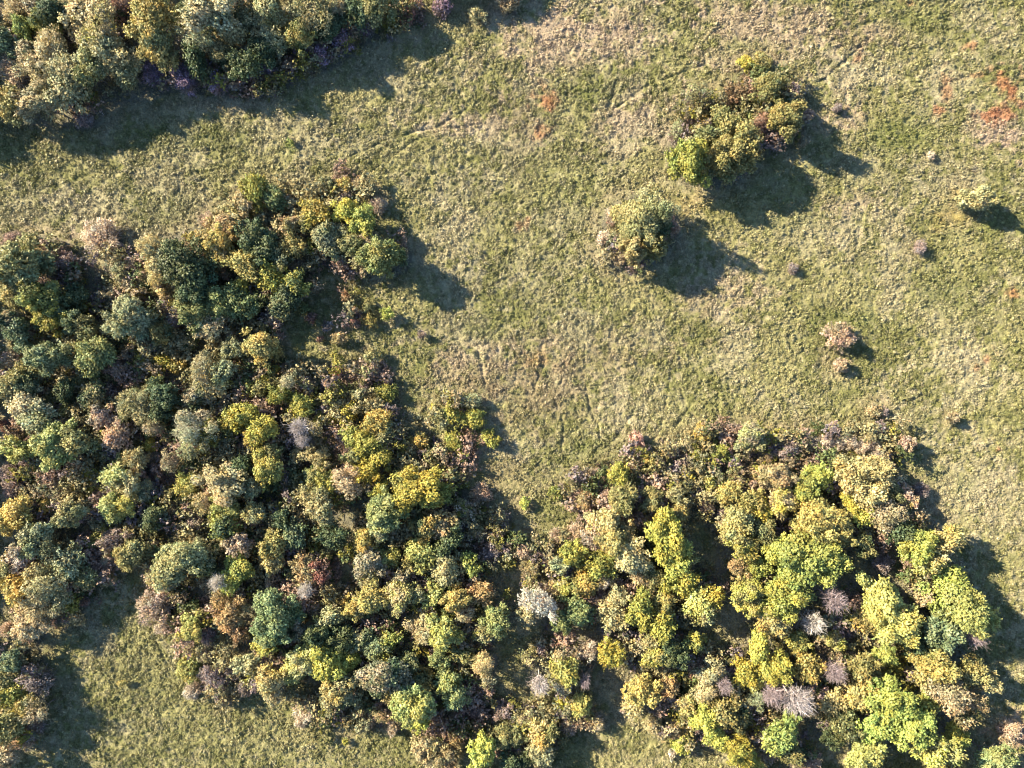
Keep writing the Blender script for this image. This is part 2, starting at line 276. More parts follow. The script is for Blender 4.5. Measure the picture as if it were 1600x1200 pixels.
# photograph-read soil, straw and moss patches: px py rx ry colour strength
STRAW = (.32, .275, .175)
PINK = (.335, .255, .180)
GRASS = (.140, .138, .050)
GRASS2 = (.238, .218, .098)
MOSS = (.120, .135, .038)
RED = (.30, .125, .06)
BROWN = (.20, .15, .09)
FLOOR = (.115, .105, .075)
PATCH = [
    (880, 70, 110, 60, PINK, .8), (960, 30, 60, 40, PINK, .5), (1200, 45, 120, 60, PINK, .7), (985, 185, 60, 40, PINK, .8),
    (1010, 200, 50, 30, STRAW, .6), (730, 195, 90, 22, PINK, .65), (640, 130, 60, 40, STRAW, .5), (790, 220, 70, 30, STRAW, .5),
    (820, 200, 50, 40, BROWN, .35), (1350, 110, 70, 40, STRAW, .7), (1380, 50, 50, 25, PINK, .6), (1560, 205, 45, 32, PINK, .95),
    (1550, 50, 50, 30, STRAW, .5), (1480, 130, 60, 50, STRAW, .6), (1315, 190, 45, 22, PINK, .8), (1340, 270, 60, 40, STRAW, .5),
    (1320, 315, 60, 25, PINK, .6), (1450, 300, 50, 40, STRAW, .4), (1120, 460, 80, 40, PINK, .55), (1260, 360, 70, 40, STRAW, .5),
    (1470, 500, 60, 50, STRAW, .4), (1500, 560, 60, 30, STRAW, .5), (1560, 780, 50, 80, STRAW, .55), (1490, 780, 60, 60, STRAW, .4),
    (1400, 650, 70, 40, STRAW, .35), (760, 590, 130, 45, BROWN, .5), (900, 560, 120, 40, BROWN, .35), (830, 640, 100, 40, BROWN, .4),
    (1000, 640, 90, 40, STRAW, .3), (760, 540, 70, 25, PINK, .5), (840, 430, 60, 60, STRAW, .3), (700, 330, 60, 60, STRAW, .3),
    (60, 330, 90, 40, STRAW, .45), (40, 378, 70, 14, PINK, .6), (560, 225, 60, 25, STRAW, .4), (400, 170, 60, 30, STRAW, .4),
    (640, 245, 80, 20, GRASS2, .5), (150, 250, 130, 22, GRASS2, .5),
    (1440, 25, 70, 30, MOSS, .6), (1400, 210, 60, 30, MOSS, .6), (1170, 75, 40, 14, MOSS, .7), (920, 140, 60, 40, MOSS, .5),
    (1230, 340, 40, 30, MOSS, .4), (1490, 460, 50, 40, MOSS, .5), (1310, 500, 60, 20, MOSS, .6), (1560, 120, 40, 40, MOSS, .3),
    (750, 520, 40, 20, MOSS, .6), (1440, 745, 60, 22, MOSS, .6), (1290, 290, 80, 30, MOSS, .4), (900, 300, 70, 60, MOSS, .3),
    (920, 710, 40, 30, MOSS, .6), (870, 850, 30, 20, MOSS, .6), (270, 330, 70, 30, MOSS, .35), (300, 215, 150, 25, MOSS, .4),
    (700, 680, 60, 14, MOSS, .5), (230, 1050, 90, 60, GRASS2, .5), (300, 1140, 160, 50, GRASS2, .4), (1000, 1170, 50, 25, GRASS2, .5),
    (1000, 460, 60, 40, GRASS2, .4), (1540, 350, 30, 14, MOSS, .5), (1080, 320, 60, 14, (.30, .24, .09), .5),
    (855, 158, 14, 20, RED, .95), (848, 140, 8, 7, RED, .7), (842, 212, 9, 8, RED, .8), (1570, 127, 16, 16, RED, 1), (1582, 150, 10, 14, RED, .9),
    (1568, 177, 24, 13, RED, 1), (1550, 182, 12, 10, RED, .7), (1480, 138, 9, 22, RED, .7), (1466, 171, 9, 8, RED, .9), (1518, 70, 12, 7, RED, .8),
    (1530, 117, 20, 5, RED, .6), (1338, 92, 9, 9, RED, .8), (1424, 4, 10, 6, RED, .8), (1330, 60, 40, 30, BROWN, .5), (824, 342, 7, 7, RED, .8), (810, 350, 7, 7, RED, .7),
    (1582, 457, 9, 14, RED, .8), (1542, 560, 9, 9, RED, .8), (1526, 574, 6, 6, RED, .7), (1560, 702, 5, 4, RED, .9), (846, 562, 20, 10, (.33, .21, .09), .5),
    (375, 6, 28, 8, (.40, .22, .17), .9), (1480, 340, 25, 25, (.34, .26, .09), .5), (1500, 330, 22, 16, (.40, .30, .10), .5), (1320, 175, 14, 9, RED, .35),
    (1590, 1140, 30, 20, (.42, .27, .17), .8), (450, 225, 10, 8, (.18, .26, .03), .8),
    (1275, 693, 60, 9, PINK, .9), (1340, 700, 40, 8, PINK, .8), (1070, 1172, 18, 8, PINK, .8),
    (700, 855, 40, 40, BROWN, .2), (790, 740, 50, 40, BROWN, .5), (790, 700, 60, 20, STRAW, .5), (840, 750, 40, 25, GRASS2, .4),
]


def ground_colour(X, Y, M, lift=1.0):
    n1, n2, n3 = fbm(X, Y, 9, 5), fbm(X, Y, 2.6, 21), fbm(X, Y, 0.55, 33, 2)
    col = np.zeros(X.shape + (3,))
    t = np.clip((n1 - .5) * 1.5 + (n2 - .5) * 1.9 + (n3 - .5) * 1.9 + .52, 0, 1)[..., None]
    col[:] = np.array(GRASS) * (1 - t) + np.array(GRASS2) * t
    s = np.clip((fbm(X, Y, 5, 57) - .52) * 6 + (n3 - .5) * 2.4, 0, 1)[..., None] * .52
    col = col * (1 - s) + np.array(STRAW) * s
    PX, PY = 800 + X * PPM, 600 - Y * PPM
    wob = (fbm(X, Y, 1.6, 77, 3) - .5)
    for px, py, rx, ry, c, a in PATCH:
        sel = (abs(PX - px) < 2.2 * rx + 12) & (abs(PY - py) < 2.2 * ry + 12)
        if not sel.any():
            continue
        d = ((PX[sel] - px) / rx) ** 2 + ((PY[sel] - py) / ry) ** 2
        a = a * .72 if c is RED else a
        w = np.clip(np.exp(-d * .9) * 1.5 + wob[sel] * 2.2 + (n3[sel] - .5) * 1.3 - .35, 0, 1) * a
        w = (w * (np.exp(-d * .35) > .18))[..., None]
        col[sel] = col[sel] * (1 - w) + np.array(c) * w
    e = (np.clip((M - .12) * 4, 0, 1) * np.clip((.75 - M) * 3, 0, 1) * np.clip(n2 * 2.4 - .5, 0, 1) * .55)[..., None]
    col = col * (1 - e) + np.array((.235, .180, .115)) * e       # leaf litter and dead stems round the thickets
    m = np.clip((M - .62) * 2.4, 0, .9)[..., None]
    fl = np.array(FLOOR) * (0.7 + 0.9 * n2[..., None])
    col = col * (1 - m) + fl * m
    return col * lift


TRAILS = [[(1095, 615), (1062, 655), (1050, 675), (1015, 690)], [(912, 590), (922, 640), (935, 665), (938, 690)], [(1045, 600), (1036, 650), (1030, 675)],
          [(1120, 610), (1124, 650), (1112, 668)], [(985, 650), (965, 680), (945, 700)], [(690, 455), (680, 480), (660, 500)], [(965, 125), (950, 170), (955, 160)],
          [(560, 290), (590, 260), (640, 225), (660, 215)], [(900, 640), (912, 650), (922, 655)], [(1010, 700), (1030, 680), (1080, 690)],
          [(745, 540), (752, 570), (758, 600)], [(240, 1000), (262, 1040), (270, 1080)], [(1100, 100), (1020, 130), (960, 170)],
          [(820, 640), (838, 600), (850, 560), (846, 540)], [(1060, 600), (1075, 640), (1090, 655)], [(865, 620), (880, 660), (878, 700)], [(540, 250), (610, 215), (680, 200), (730, 170)],
          [(1330, 290), (1350, 330), (1340, 380)], [(1240, 150), (1290, 120), (1360, 60)], [(640, 500), (690, 520), (745, 545)]]


def trail(X, Y):
    """1 in the middle of a trodden line, 0 away from it."""
    T = np.zeros_like(X)
    for line in TRAILS:
        for (a, b), (c, d) in zip(line[:-1], line[1:]):
            ax, ay, bx, by = (a - 800) / PPM, (600 - b) / PPM, (c - 800) / PPM, (600 - d) / PPM
            sel = (X > min(ax, bx) - 1.5) & (X < max(ax, bx) + 1.5) & (Y > min(ay, by) - 1.5) & (Y < max(ay, by) + 1.5)
            if not sel.any():
                continue
            L2 = (bx - ax) ** 2 + (by - ay) ** 2
            t = np.clip(((X[sel] - ax) * (bx - ax) + (Y[sel] - ay) * (by - ay)) / L2, 0, 1)
            wx = .45 * (smooth_noise(X[sel], Y[sel], 1.3, 7) - .5)
            d = np.hypot(X[sel] - ax - t * (bx - ax), Y[sel] - ay - t * (by - ay)) + wx
            T[sel] = np.maximum(T[sel], np.exp(-(d / .17) ** 2))
    return T


def relief(X, Y):
    z = (fbm(X, Y, 1.25, 101, 2) - .5) * 0.16
    z += (smooth_noise(X * .9 + Y * .5, Y * .9 - X * .5, 0.55, 131) - .5) * 0.13
    z += (smooth_noise(X * .8 - Y * .6, X * .6 + Y * .8, 0.33, 151) - .5) * 0.17
    z += (fbm(X, Y, 14, 171, 2) - .5) * 0.5
    return z - .2 * trail(X, Y)


# ------------------------------------------------------------------ materials
def leaf_material(name, source):
    m = bpy.data.materials.new(name)
    m.use_nodes = True
    n, l = m.node_tree.nodes, m.node_tree.links
    n.clear()
    out = n.new('ShaderNodeOutputMaterial')
    vary = n.new('ShaderNodeAttribute'); vary.attribute_name = 'vary'
    if source == 'object':
        a = n.new('ShaderNodeAttribute'); a.attribute_type = 'OBJECT'; a.attribute_name = 'tint_main'
        b = n.new('ShaderNodeAttribute'); b.attribute_type = 'OBJECT'; b.attribute_name = 'tint_second'
        tc = n.new('ShaderNodeTexCoord')
        oi = n.new('ShaderNodeObjectInfo')
        add = n.new('ShaderNodeVectorMath'); add.operation = 'ADD'
        sh = n.new('ShaderNodeMath'); sh.operation = 'MULTIPLY'; sh.inputs[1].default_value = 90
        l.new(oi.outputs['Random'], sh.inputs[0])
        l.new(tc.outputs['Object'], add.inputs[0]); l.new(sh.outputs[0], add.inputs[1])
        nz = n.new('ShaderNodeTexNoise'); nz.inputs['Scale'].default_value = 0.75; nz.inputs['Detail'].default_value = 3
        l.new(add.outputs[0], nz.inputs['Vector'])
        mr = n.new('ShaderNodeMapRange'); mr.inputs[1].default_value = .38; mr.inputs[2].default_value = .66
        l.new(nz.outputs[0], mr.inputs[0])
        mix = n.new('ShaderNodeMix'); mix.data_type = 'RGBA'
        l.new(mr.outputs[0], mix.inputs['Factor'])
        l.new(a.outputs['Color'], mix.inputs['A']); l.new(b.outputs['Color'], mix.inputs['B'])
        base = mix.outputs['Result']
    else:
        a = n.new('ShaderNodeAttribute'); a.attribute_type = 'INSTANCER'; a.attribute_name = 'tint'
        base = a.outputs['Color']
    mul = n.new('ShaderNodeMix'); mul.data_type = 'RGBA'; mul.blend_type = 'MULTIPLY'; mul.inputs['Factor'].default_value = 1
    l.new(base, mul.inputs['A']); l.new(vary.outputs['Color'], mul.inputs['B'])
    d = n.new('ShaderNodeBsdfPrincipled')
    d.inputs['Roughness'].default_value = .55
    d.inputs['Specular IOR Level'].default_value = .25
    t = n.new('ShaderNodeBsdfTranslucent')
    ms = n.new('ShaderNodeMixShader'); ms.inputs[0].default_value = .22
    l.new(mul.outputs['Result'], d.inputs['Base Color']); l.new(mul.outputs['Result'], t.inputs['Color'])
    l.new(d.outputs[0], ms.inputs[1]); l.new(t.outputs[0], ms.inputs[2])
    l.new(ms.outputs[0], out.inputs[0])
    return m


def bark_material(name, c1, c2, tinted=False):
    m = bpy.data.materials.new(name)
    m.use_nodes = True
    n, l = m.node_tree.nodes, m.node_tree.links
    d = n['Principled BSDF']
    d.inputs['Roughness'].default_value = .85
    nz = n.new('ShaderNodeTexNoise'); nz.inputs['Scale'].default_value = 6; nz.inputs['Detail'].default_value = 5
    tc = n.new('ShaderNodeTexCoord'); l.new(tc.outputs['Object'], nz.inputs['Vector'])
    mix = n.new('ShaderNodeMix'); mix.data_type = 'RGBA'
    mix.inputs['A'].default_value = (*c1, 1); mix.inputs['B'].default_value = (*c2, 1)
    if tinted:
        for key, sock in (('tint_main', 'A'), ('tint_second', 'B')):
            a = n.new('ShaderNodeAttribute'); a.attribute_type = 'OBJECT'; a.attribute_name = key
            l.new(a.outputs['Color'], mix.inputs[sock])
    l.new(nz.outputs[0], mix.inputs['Factor'])
    l.new(mix.outputs['Result'], d.inputs['Base Color'])
    bp = n.new('ShaderNodeBump'); bp.inputs['Strength'].default_value = .4
    l.new(nz.outputs[0], bp.inputs['Height']); l.new(bp.outputs[0], d.inputs['Normal'])
    return m


def ground_material():
    m = bpy.data.materials.new('meadow_soil')
    m.use_nodes = True
    n, l = m.node_tree.nodes, m.node_tree.links
    d = n['Principled BSDF']
    d.inputs['Roughness'].default_value = .95
    d.inputs['Specular IOR Level'].default_value = .1
    a = n.new('ShaderNodeAttribute'); a.attribute_name = 'soil'
    tc = n.new('ShaderNodeTexCoord')
    nz = n.new('ShaderNodeTexNoise'); nz.inputs['Scale'].default_value = 5.5; nz.inputs['Detail'].default_value = 5
    l.new(tc.outputs['Object'], nz.inputs['Vector'])
    mr = n.new('ShaderNodeMapRange'); mr.inputs[1].default_value = .3; mr.inputs[2].default_value = .7; mr.inputs[3].default_value = .6; mr.inputs[4].default_value = 1.3
    l.new(nz.outputs[0], mr.inputs[0])
    mul = n.new('ShaderNodeMix'); mul.data_type = 'RGBA'; mul.blend_type = 'MULTIPLY'; mul.inputs['Factor'].default_value = 1
    l.new(a.outputs['Color'], mul.inputs['A']); l.new(mr.outputs[0], mul.inputs['B'])
    l.new(mul.outputs['Result'], d.inputs['Base Color'])
    bp = n.new('ShaderNodeBump'); bp.inputs['Strength'].default_value = .7; bp.inputs['Distance'].default_value = .12
    l.new(nz.outputs[0], bp.inputs['Height']); l.new(bp.outputs[0], d.inputs['Normal'])
    return m


LEAF = leaf_material('leaf', 'object')
LEAF_I = leaf_material('leaf_scattered', 'instancer')
BARK = bark_material('bark', (.10, .075, .055), (.20, .16, .12))
DEAD = bark_material('dead_wood', (.4, .35, .33), (.3, .26, .24), True)


def mesh_from(name, V, F, mat, vary=None, loops=4):
    """V (n,3); F (m, loops) index array."""
    me = bpy.data.meshes.new(name)
    V = np.asarray(V, dtype=np.float32); F = np.asarray(F, dtype=np.int32)
    me.vertices.add(len(V)); me.vertices.foreach_set('co', V.ravel())
    me.loops.add(F.size); me.loops.foreach_set('vertex_index', F.ravel())
    me.polygons.add(len(F))
    me.polygons.foreach_set('loop_start', np.arange(0, F.size, loops, dtype=np.int32))
    me.polygons.foreach_set('loop_total', np.full(len(F), loops, dtype=np.int32))
    if vary is not None:
        at = me.attributes.new('vary', 'FLOAT_COLOR', 'POINT')
        buf = np.ones((len(V), 4), dtype=np.float32); buf[:, :3] = vary
        at.data.foreach_set('color', buf.ravel())
    me.materials.append(mat)
    me.update(calc_edges=True)
    return me


# ------------------------------------------------------------------ ground: one sheet to the horizon
STEP = 0.16
fx, fy = np.arange(-71, 71, STEP), np.arange(-55, 55, STEP)
far = np.array([1.5, 4, 9, 18, 35, 70, 140, 300, 700, 1500])
xs = np.concatenate([fx[0] - far[::-1], fx, fx[-1] + far])
ys = np.concatenate([fy[0] - far[::-1], fy, fy[-1] + far])
GX, GY = np.meshgrid(xs, ys)
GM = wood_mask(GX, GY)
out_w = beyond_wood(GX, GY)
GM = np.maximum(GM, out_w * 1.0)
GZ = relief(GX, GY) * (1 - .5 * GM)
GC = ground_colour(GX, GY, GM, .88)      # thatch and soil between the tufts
nx, ny = len(xs), len(ys)
V = np.stack([GX, GY, GZ], -1).reshape(-1, 3)
I = np.arange(nx * ny).reshape(ny, nx)
F = np.stack([I[:-1, :-1], I[:-1, 1:], I[1:, 1:], I[1:, :-1]], -1).reshape(-1, 4)
gme = mesh_from('ground', V, F, ground_material())
at = gme.attributes.new('soil', 'FLOAT_COLOR', 'POINT')
buf = np.ones((nx * ny, 4), dtype=np.float32); buf[:, :3] = GC.reshape(-1, 3)
at.data.foreach_set('color', buf.ravel())
ground = bpy.data.objects.new('ground', gme)
C.objects.link(ground)
ground['kind'] = 'structure'
ground['label'] = 'rough autumn meadow ground with straw, moss and patches of red soil'


# ------------------------------------------------------------------ foliage meshes
def leaf_quads(P, N, size, r, col):
    """One bent quad per point P facing roughly N."""
    n = len(P)
    N = N / np.linalg.norm(N, axis=1, keepdims=True)
    T = np.cross(N, r.normal(size=(n, 3))); T /= np.linalg.norm(T, axis=1, keepdims=True)
    B = np.cross(N, T)
    s = (size * r.uniform(.65, 1.35, n))[:, None]
    a, b = T * s * .5, B * s * r.uniform(.35, .65, (n, 1))
    bend = N * s * .15
    Q = np.stack([P - a - b * .6, P + a * .8 - b + bend, P + a + b * .7, P - a * .7 + b - bend], 1)
    V = Q.reshape(-1, 3)
    F = np.arange(4 * n).reshape(n, 4)
    return V, F, np.repeat(col, 4, axis=0)


def fib_dir(r, n, zmin=-.25):
    z = r.uniform(zmin, 1, n); a = r.uniform(0, 2 * np.pi, n); q = np.sqrt(np.clip(1 - z * z, 0, 1))
    return np.stack([q * np.cos(a), q * np.sin(a), z], 1)


def vary_col(r, n, amt=.22, hue=.08):
    v = r.normal(1, amt, (n, 1)).clip(.45, 1.7)
    h = r.normal(0, hue, (n, 1))
    return np.concatenate([v * (1 + h), v, v * (1 - h * .8)], 1).clip(.2, 2)


def crown_mesh(name, seed, R, n, leaf, style, mat, zr=.95):
    """A crown of radius R about the origin: lobes covered in sprays of leaves, with twig tips poking out."""
    r = np.random.default_rng(seed)
    nl = {'dense': 20, 'spiky': 18, 'airy': 13}[style]
    if R < 1.0:
        nl = 5
    D = fib_dir(r, nl, -.3)
    far = r.uniform(.30, 1.0, nl)
    LC = D * (R * far)[:, None]
    LR = R * (.50 - .32 * far) * r.uniform(.8, 1.15, nl)
    LC = np.vstack([LC, [[0, 0, R * .1]]]); LR = np.append(LR, R * .55)
    # irregular outline: squash some of the plan
    sq = r.uniform(.78, 1.18, 2)
    spr = 5
    ns = int(n / spr * 1.5)
    w = LR ** 2; w /= w.sum()
    k = r.choice(len(LR), ns, p=w)
    d = fib_dir(r, ns, -.45)
    P = LC[k] + d * LR[k][:, None] * r.uniform(.72, 1.04, (ns, 1))
    # thin out what is buried inside another lobe
    dist = np.linalg.norm(P[:, None] - LC[None], axis=2) / LR[None]
    dist[np.arange(ns), k] = 9
    keep = dist.min(1) > r.uniform(.35, .8, ns)
    P, d, k = P[keep], d[keep], k[keep]
    ns = len(P)
    tip = {'dense': .30, 'spiky': .65, 'airy': .5}[style]
    out = d * .6 + P / np.linalg.norm(P, axis=1, keepdims=True).clip(.05) * .6 + r.normal(0, .35, (ns, 3))
    out[:, 2] += .15
    out /= np.linalg.norm(out, axis=1, keepdims=True)
    line = (r.random(ns) < tip)[:, None, None]
    t = np.linspace(0, 1, spr)[None, :, None]
    ln = leaf * r.uniform(1.3, 3.6 if style != 'dense' else 2.4, (ns, 1, 1))
    offl = out[:, None, :] * t * ln + r.normal(0, leaf * .16, (ns, spr, 3))
    offc = r.normal(0, leaf * .55, (ns, spr, 3))
    Q = P[:, None, :] + np.where(line, offl, offc)
    N = np.repeat(d[:, None, :], spr, 1) + r.normal(0, .55, (ns, spr, 3)) + np.array([0, 0, .25])
    sprayc = vary_col(r, ns, .17, .06)
    lc = np.repeat(sprayc, spr, 0) * vary_col(r, ns * spr, .13, .03)
    # bigger tone steps from lobe to lobe
    lobec = vary_col(r, len(LR), .10, .06)
    lc = lc * np.repeat(lobec[k], spr, 0)
    Q = Q.reshape(-1, 3); N = N.reshape(-1, 3)
    if style == 'airy':
        kk = r.random(len(Q)) < .66
        Q, N, lc = Q[kk], N[kk], lc[kk]
    sz = np.full(len(Q), leaf)
    V, F, VC = leaf_quads(Q, N, sz, r, lc)
    V = V * np.array([sq[0], sq[1], zr])
    return mesh_from(name, V, F, mat, VC)


def tube(path, radii, sides=4):
    path = np.asarray(path, float)
    n = len(path)
    V, F = [], []
    for i in range(n):
        t = path[min(i + 1, n - 1)] - path[max(i - 1, 0)]
        t /= max(1e-6, np.linalg.norm(t))
        u = np.cross(t, [0.31, .92, .2]); u /= max(1e-6, np.linalg.norm(u)); v = np.cross(t, u)
        for s in range(sides):
            a = 2 * math.pi * s / sides
            V.append(path[i] + (u * math.cos(a) + v * math.sin(a)) * radii[i])
    for i in range(n - 1):
        for s in range(sides):
            s2 = (s + 1) % sides
            F.append((i * sides + s, i * sides + s2, (i + 1) * sides + s2, (i + 1) * sides + s))
    return V, F


def join_tubes(parts):
    V, F, o = [], [], 0
    for v, f in parts:
        V += list(v); F += [tuple(i + o for i in q) for q in f]; o += len(v)
    return np.array(V), np.array(F)


def limbs(r, top, spread, trunk_r, depth=2, split=4, parts=None, base=None, direction=None, length=None, rad=None):
    """Recursive limbs; returns a list of tubes (base at the origin)."""
    if parts is None:
        parts = []
        base = np.zeros(3) - np.array([0, 0, .25]); direction = np.array([0, 0, 1.0]); length = top * .42 + .25; rad = trunk_r
        depth_now = depth
    else:
        depth_now = depth
    n = 4
    path, radii, p, d = [base], [rad], base.copy(), direction.copy()
    for i in range(n):
        d = d + r.normal(0, .10, 3); d /= np.linalg.norm(d)
        p = p + d * length / n
        path.append(p.copy()); radii.append(rad * (1 - .42 * (i + 1) / n))
    parts.append(tube(path, radii, 5 if rad > .06 else 3))
    if depth_now > 0:
        m = split + int(r.integers(0, 2))
        a0 = r.uniform(0, 6.28)
        for j in range(m):
            a = a0 + 6.283 * j / m + r.normal(0, .3)
            side = np.array([math.cos(a), math.sin(a), 0])
            nd = d * r.uniform(.35, .9) + side * spread * r.uniform(.6, 1.2)
            nd[2] = max(nd[2], -.05); nd /= np.linalg.norm(nd)
            q = path[-1] if j % 3 else path[-2]
            limbs(r, top, spread, trunk_r, depth_now - 1, split, parts, np.array(q), nd, length * r.uniform(.62, .9), radii[-1] * .72)
    return parts


# size classes: radius, quads, leaf size
CLS = [(0.6, 650, .090), (1.0, 1700, .108), (1.45, 3600, .120), (2.0, 6700, .132), (2.7, 11600, .142), (4.0, 26000, .150)]
crowns = {}
for ci, (R, n, lf) in enumerate(CLS):
    for style in ('dense', 'spiky'):
        crowns[ci, style] = [crown_mesh('crown', 1000 + ci * 100 + v * 7 + (50 if style == 'spiky' else 0), R, n, lf, style, LEAF) for v in range(8 if R < 3 else 1)]
    crowns[ci, 'airy'] = [crown_mesh('foliage', 5000 + ci * 100 + v * 7, R, int(n * .8), lf * .72, 'airy', LEAF) for v in range(5 if R < 3 else 1)]


def trunk_mesh(seed, h, spread, rad, depth=1, split=5):
    r = np.random.default_rng(seed)
    V, F = join_tubes(limbs(r, h, spread, rad, depth, split))
    return mesh_from('trunk', V, F, BARK)


trunks = [trunk_mesh(70 + i, 4.0, .8, .16, 2, 3) for i in range(5)]          # made for a tree 4 m to the crown's heart
stems = []
for i in range(4):
    r = np.random.default_rng(300 + i)
    parts = []
    for k in range(9):
        a = r.uniform(0, 6.28); e = r.uniform(.5, 1.2)
        d = np.array([math.cos(a) * math.cos(e), math.sin(a) * math.cos(e), math.sin(e)])
        pts = [np.array([0, 0, -.1]) + d * t + r.normal(0, .03, 3) * t for t in np.linspace(0, .85, 4)]
        parts.append(tube(pts, [.035, .028, .02, .01], 3))
    V, F = join_tubes(parts)
    stems.append(mesh_from('stems', V, F, BARK))


def twig_mesh(seed, R, n, thick=1.0, fan=.38):
    """A bush of fine bare twigs: long thin slivers fanning out from forked stems."""
    r = np.random.default_rng(seed)
    d = fib_dir(r, n, .0)
    st = d * R * r.uniform(.15, .62, (n, 1)) + r.normal(0, .05 * R, (n, 3))
    ln = R * r.uniform(.18, .45, (n, 1))
    e = d + r.normal(0, fan, (n, 3)); e /= np.linalg.norm(e, axis=1, keepdims=True)
    en = st + e * ln
    side = np.cross(e, r.normal(size=(n, 3))); side /= np.linalg.norm(side, axis=1, keepdims=True)
    wd = (R * .011 + .011) * thick
    V = np.stack([st - side * wd, st + side * wd, en + side * wd * .4, en - side * wd * .4], 1).reshape(-1, 3)
    V[:, 2] = V[:, 2] * .9 + .1 * R
    return mesh_from('twigs', V, np.arange(4 * n).reshape(n, 4), LEAF, np.repeat(vary_col(r, n, .3, .04), 4, 0))


twigs = [twig_mesh(900 + i, 1.0, 900) for i in range(5)]
fine_twigs = [twig_mesh(950 + i, 1.0, 620, .6, .62) for i in range(4)]


def bare_meshes(seed):
    """trunk with main limbs, and the finer branches, for a bare tree of crown radius 1 and height 2.2."""
    r = np.random.default_rng(seed)
    tubes = limbs(r, 1.7, 1.0, .085, 4, 3)
    thick, thin = [], []
    for v, f in tubes:
        v = np.array(v)
        w = np.linalg.norm(v[0] - v[1])
        (thick if w > .036 else thin).append((v, f))
    V1, F1 = join_tubes(thick); V2, F2 = join_tubes(thin)
    allv = np.vstack([V1, V2])
    q = np.quantile(np.hypot(allv[:, 0], allv[:, 1]), .95)
    for V in (V1, V2):
        V[:, :2] /= q
        V[:, 2] *= 2.0 / allv[:, 2].max()
    return mesh_from('trunk', V1, F1, DEAD), mesh_from('branches', V2, F2, DEAD)


bares = [bare_meshes(1200 + i) for i in range(4)]


# ------------------------------------------------------------------ labels that single each plant out
def size_word(p):
    r = p['r']
    return 'tiny' if r < 8 else 'small' if r < 13 else 'modest' if r < 19 else 'fair-sized' if r < 26 else 'large'


SMALL = 17.5  # smaller crowns of the same trees, split off by crown size, not age
for p in plants:
    if p['k'] == 't' and p['r'] < SMALL:
        p['kk'] = 'y'
    else:
        p['kk'] = p['k']
KINDW = {'y': 'young tree', 't': 'tree', 'b': 'leafy bush', 's': 'twiggy shrub', 'd': 'bare tree'}
lands = [p for p in plants if p['land']]


def direction(dx, dy):
    a = math.degrees(math.atan2(-dy, dx)) % 360      # screen angle, up is 90
    if 55 <= a < 125: return 'above'
    if 125 <= a < 235: return 'on the sunny side of'
    if 235 <= a < 305: return 'below'
    return 'on the shadow side of'


def far_word(d):
    return 'close' if d < 42 else '' if d < 80 else 'well'


def rel(p, L):
    dx, dy = p['x'] - L['x'], p['y'] - L['y']
    w = direction(dx, dy); f = far_word(math.hypot(dx, dy))
    if w in ('above', 'below'):
        return f'{f} {w} {L["land"]}'.strip()
    return (f'{f} ' if f else '') + f'{w} {L["land"]}'


used = set()
for p in plants:
    head = f"{size_word(p)} {COL[p['c']][2]} {KINDW[p['kk']]}"
    near = sorted((L for L in lands if L is not p), key=lambda L: math.hypot(L['x'] - p['x'], L['y'] - p['y']))
    if p['land']:
        lab = p['land'].replace('the ', '', 1)
        col = COL[p['c']][2]
        if len(lab.split()) < 9:
            cand = min((f"{lab}, {rel(p, q)}" for q in near[:3]), key=lambda t: len(t.split()))
            lab = cand if len(cand.split()) <= 16 else lab
        used.add(lab); p['label'] = lab
        continue
    for k in range(6):
        lab = f'{head} {rel(p, near[k])}'
        if lab not in used and len(lab.split()) <= 16:
            break
    else:
        # nothing nearby tells it apart yet: add the colour of its nearest neighbour
        nb = sorted((q for q in plants if q is not p), key=lambda q: math.hypot(q['x'] - p['x'], q['y'] - p['y']))
        for q in nb[:6]:
            lab = f"{size_word(p)} {COL[p['c']][2]} {KINDW[p['kk']]} touching {size_word(q)} {COL[q['c']][2]} {KINDW[q['kk']]}"
            if lab not in used:
                break
    used.add(lab); p['label'] = lab

GROUPS = {'y': 'small-crowned trees filling the wood', 't': 'trees of the wood and hedges', 'b': 'leafy bushes among the trees and meadow', 's': 'twiggy shrubs at the wood edges', 'd': 'bare leafless trees'}
NAMES = {'y': 'small_tree', 't': 'broadleaf_tree', 'b': 'leafy_bush', 's': 'twiggy_shrub', 'd': 'bare_tree'}
CATS = {'y': 'young tree', 't': 'tree', 'b': 'bush', 's': 'shrub', 'd': 'tree'}


def jitter(c, f, g=0):
    return [float(min(.7, max(.01, v * f * (1 + g * (1 - i))))) for i, v in enumerate(c)]


def child(name, me, parent, loc=(0, 0, 0), scale=(1, 1, 1), rz=0.0, tint=None):
    o = bpy.data.objects.new(name, me)
    C.objects.link(o)
    o.parent = parent
    o.location = loc; o.scale = scale; o.rotation_euler = (0, 0, rz)
    if tint:
        o['tint_main'], o['tint_second'] = tint
    return o


def cls_for(r):
    return min(range(len(CLS)), key=lambda i: abs(math.log(CLS[i][0] / r)))


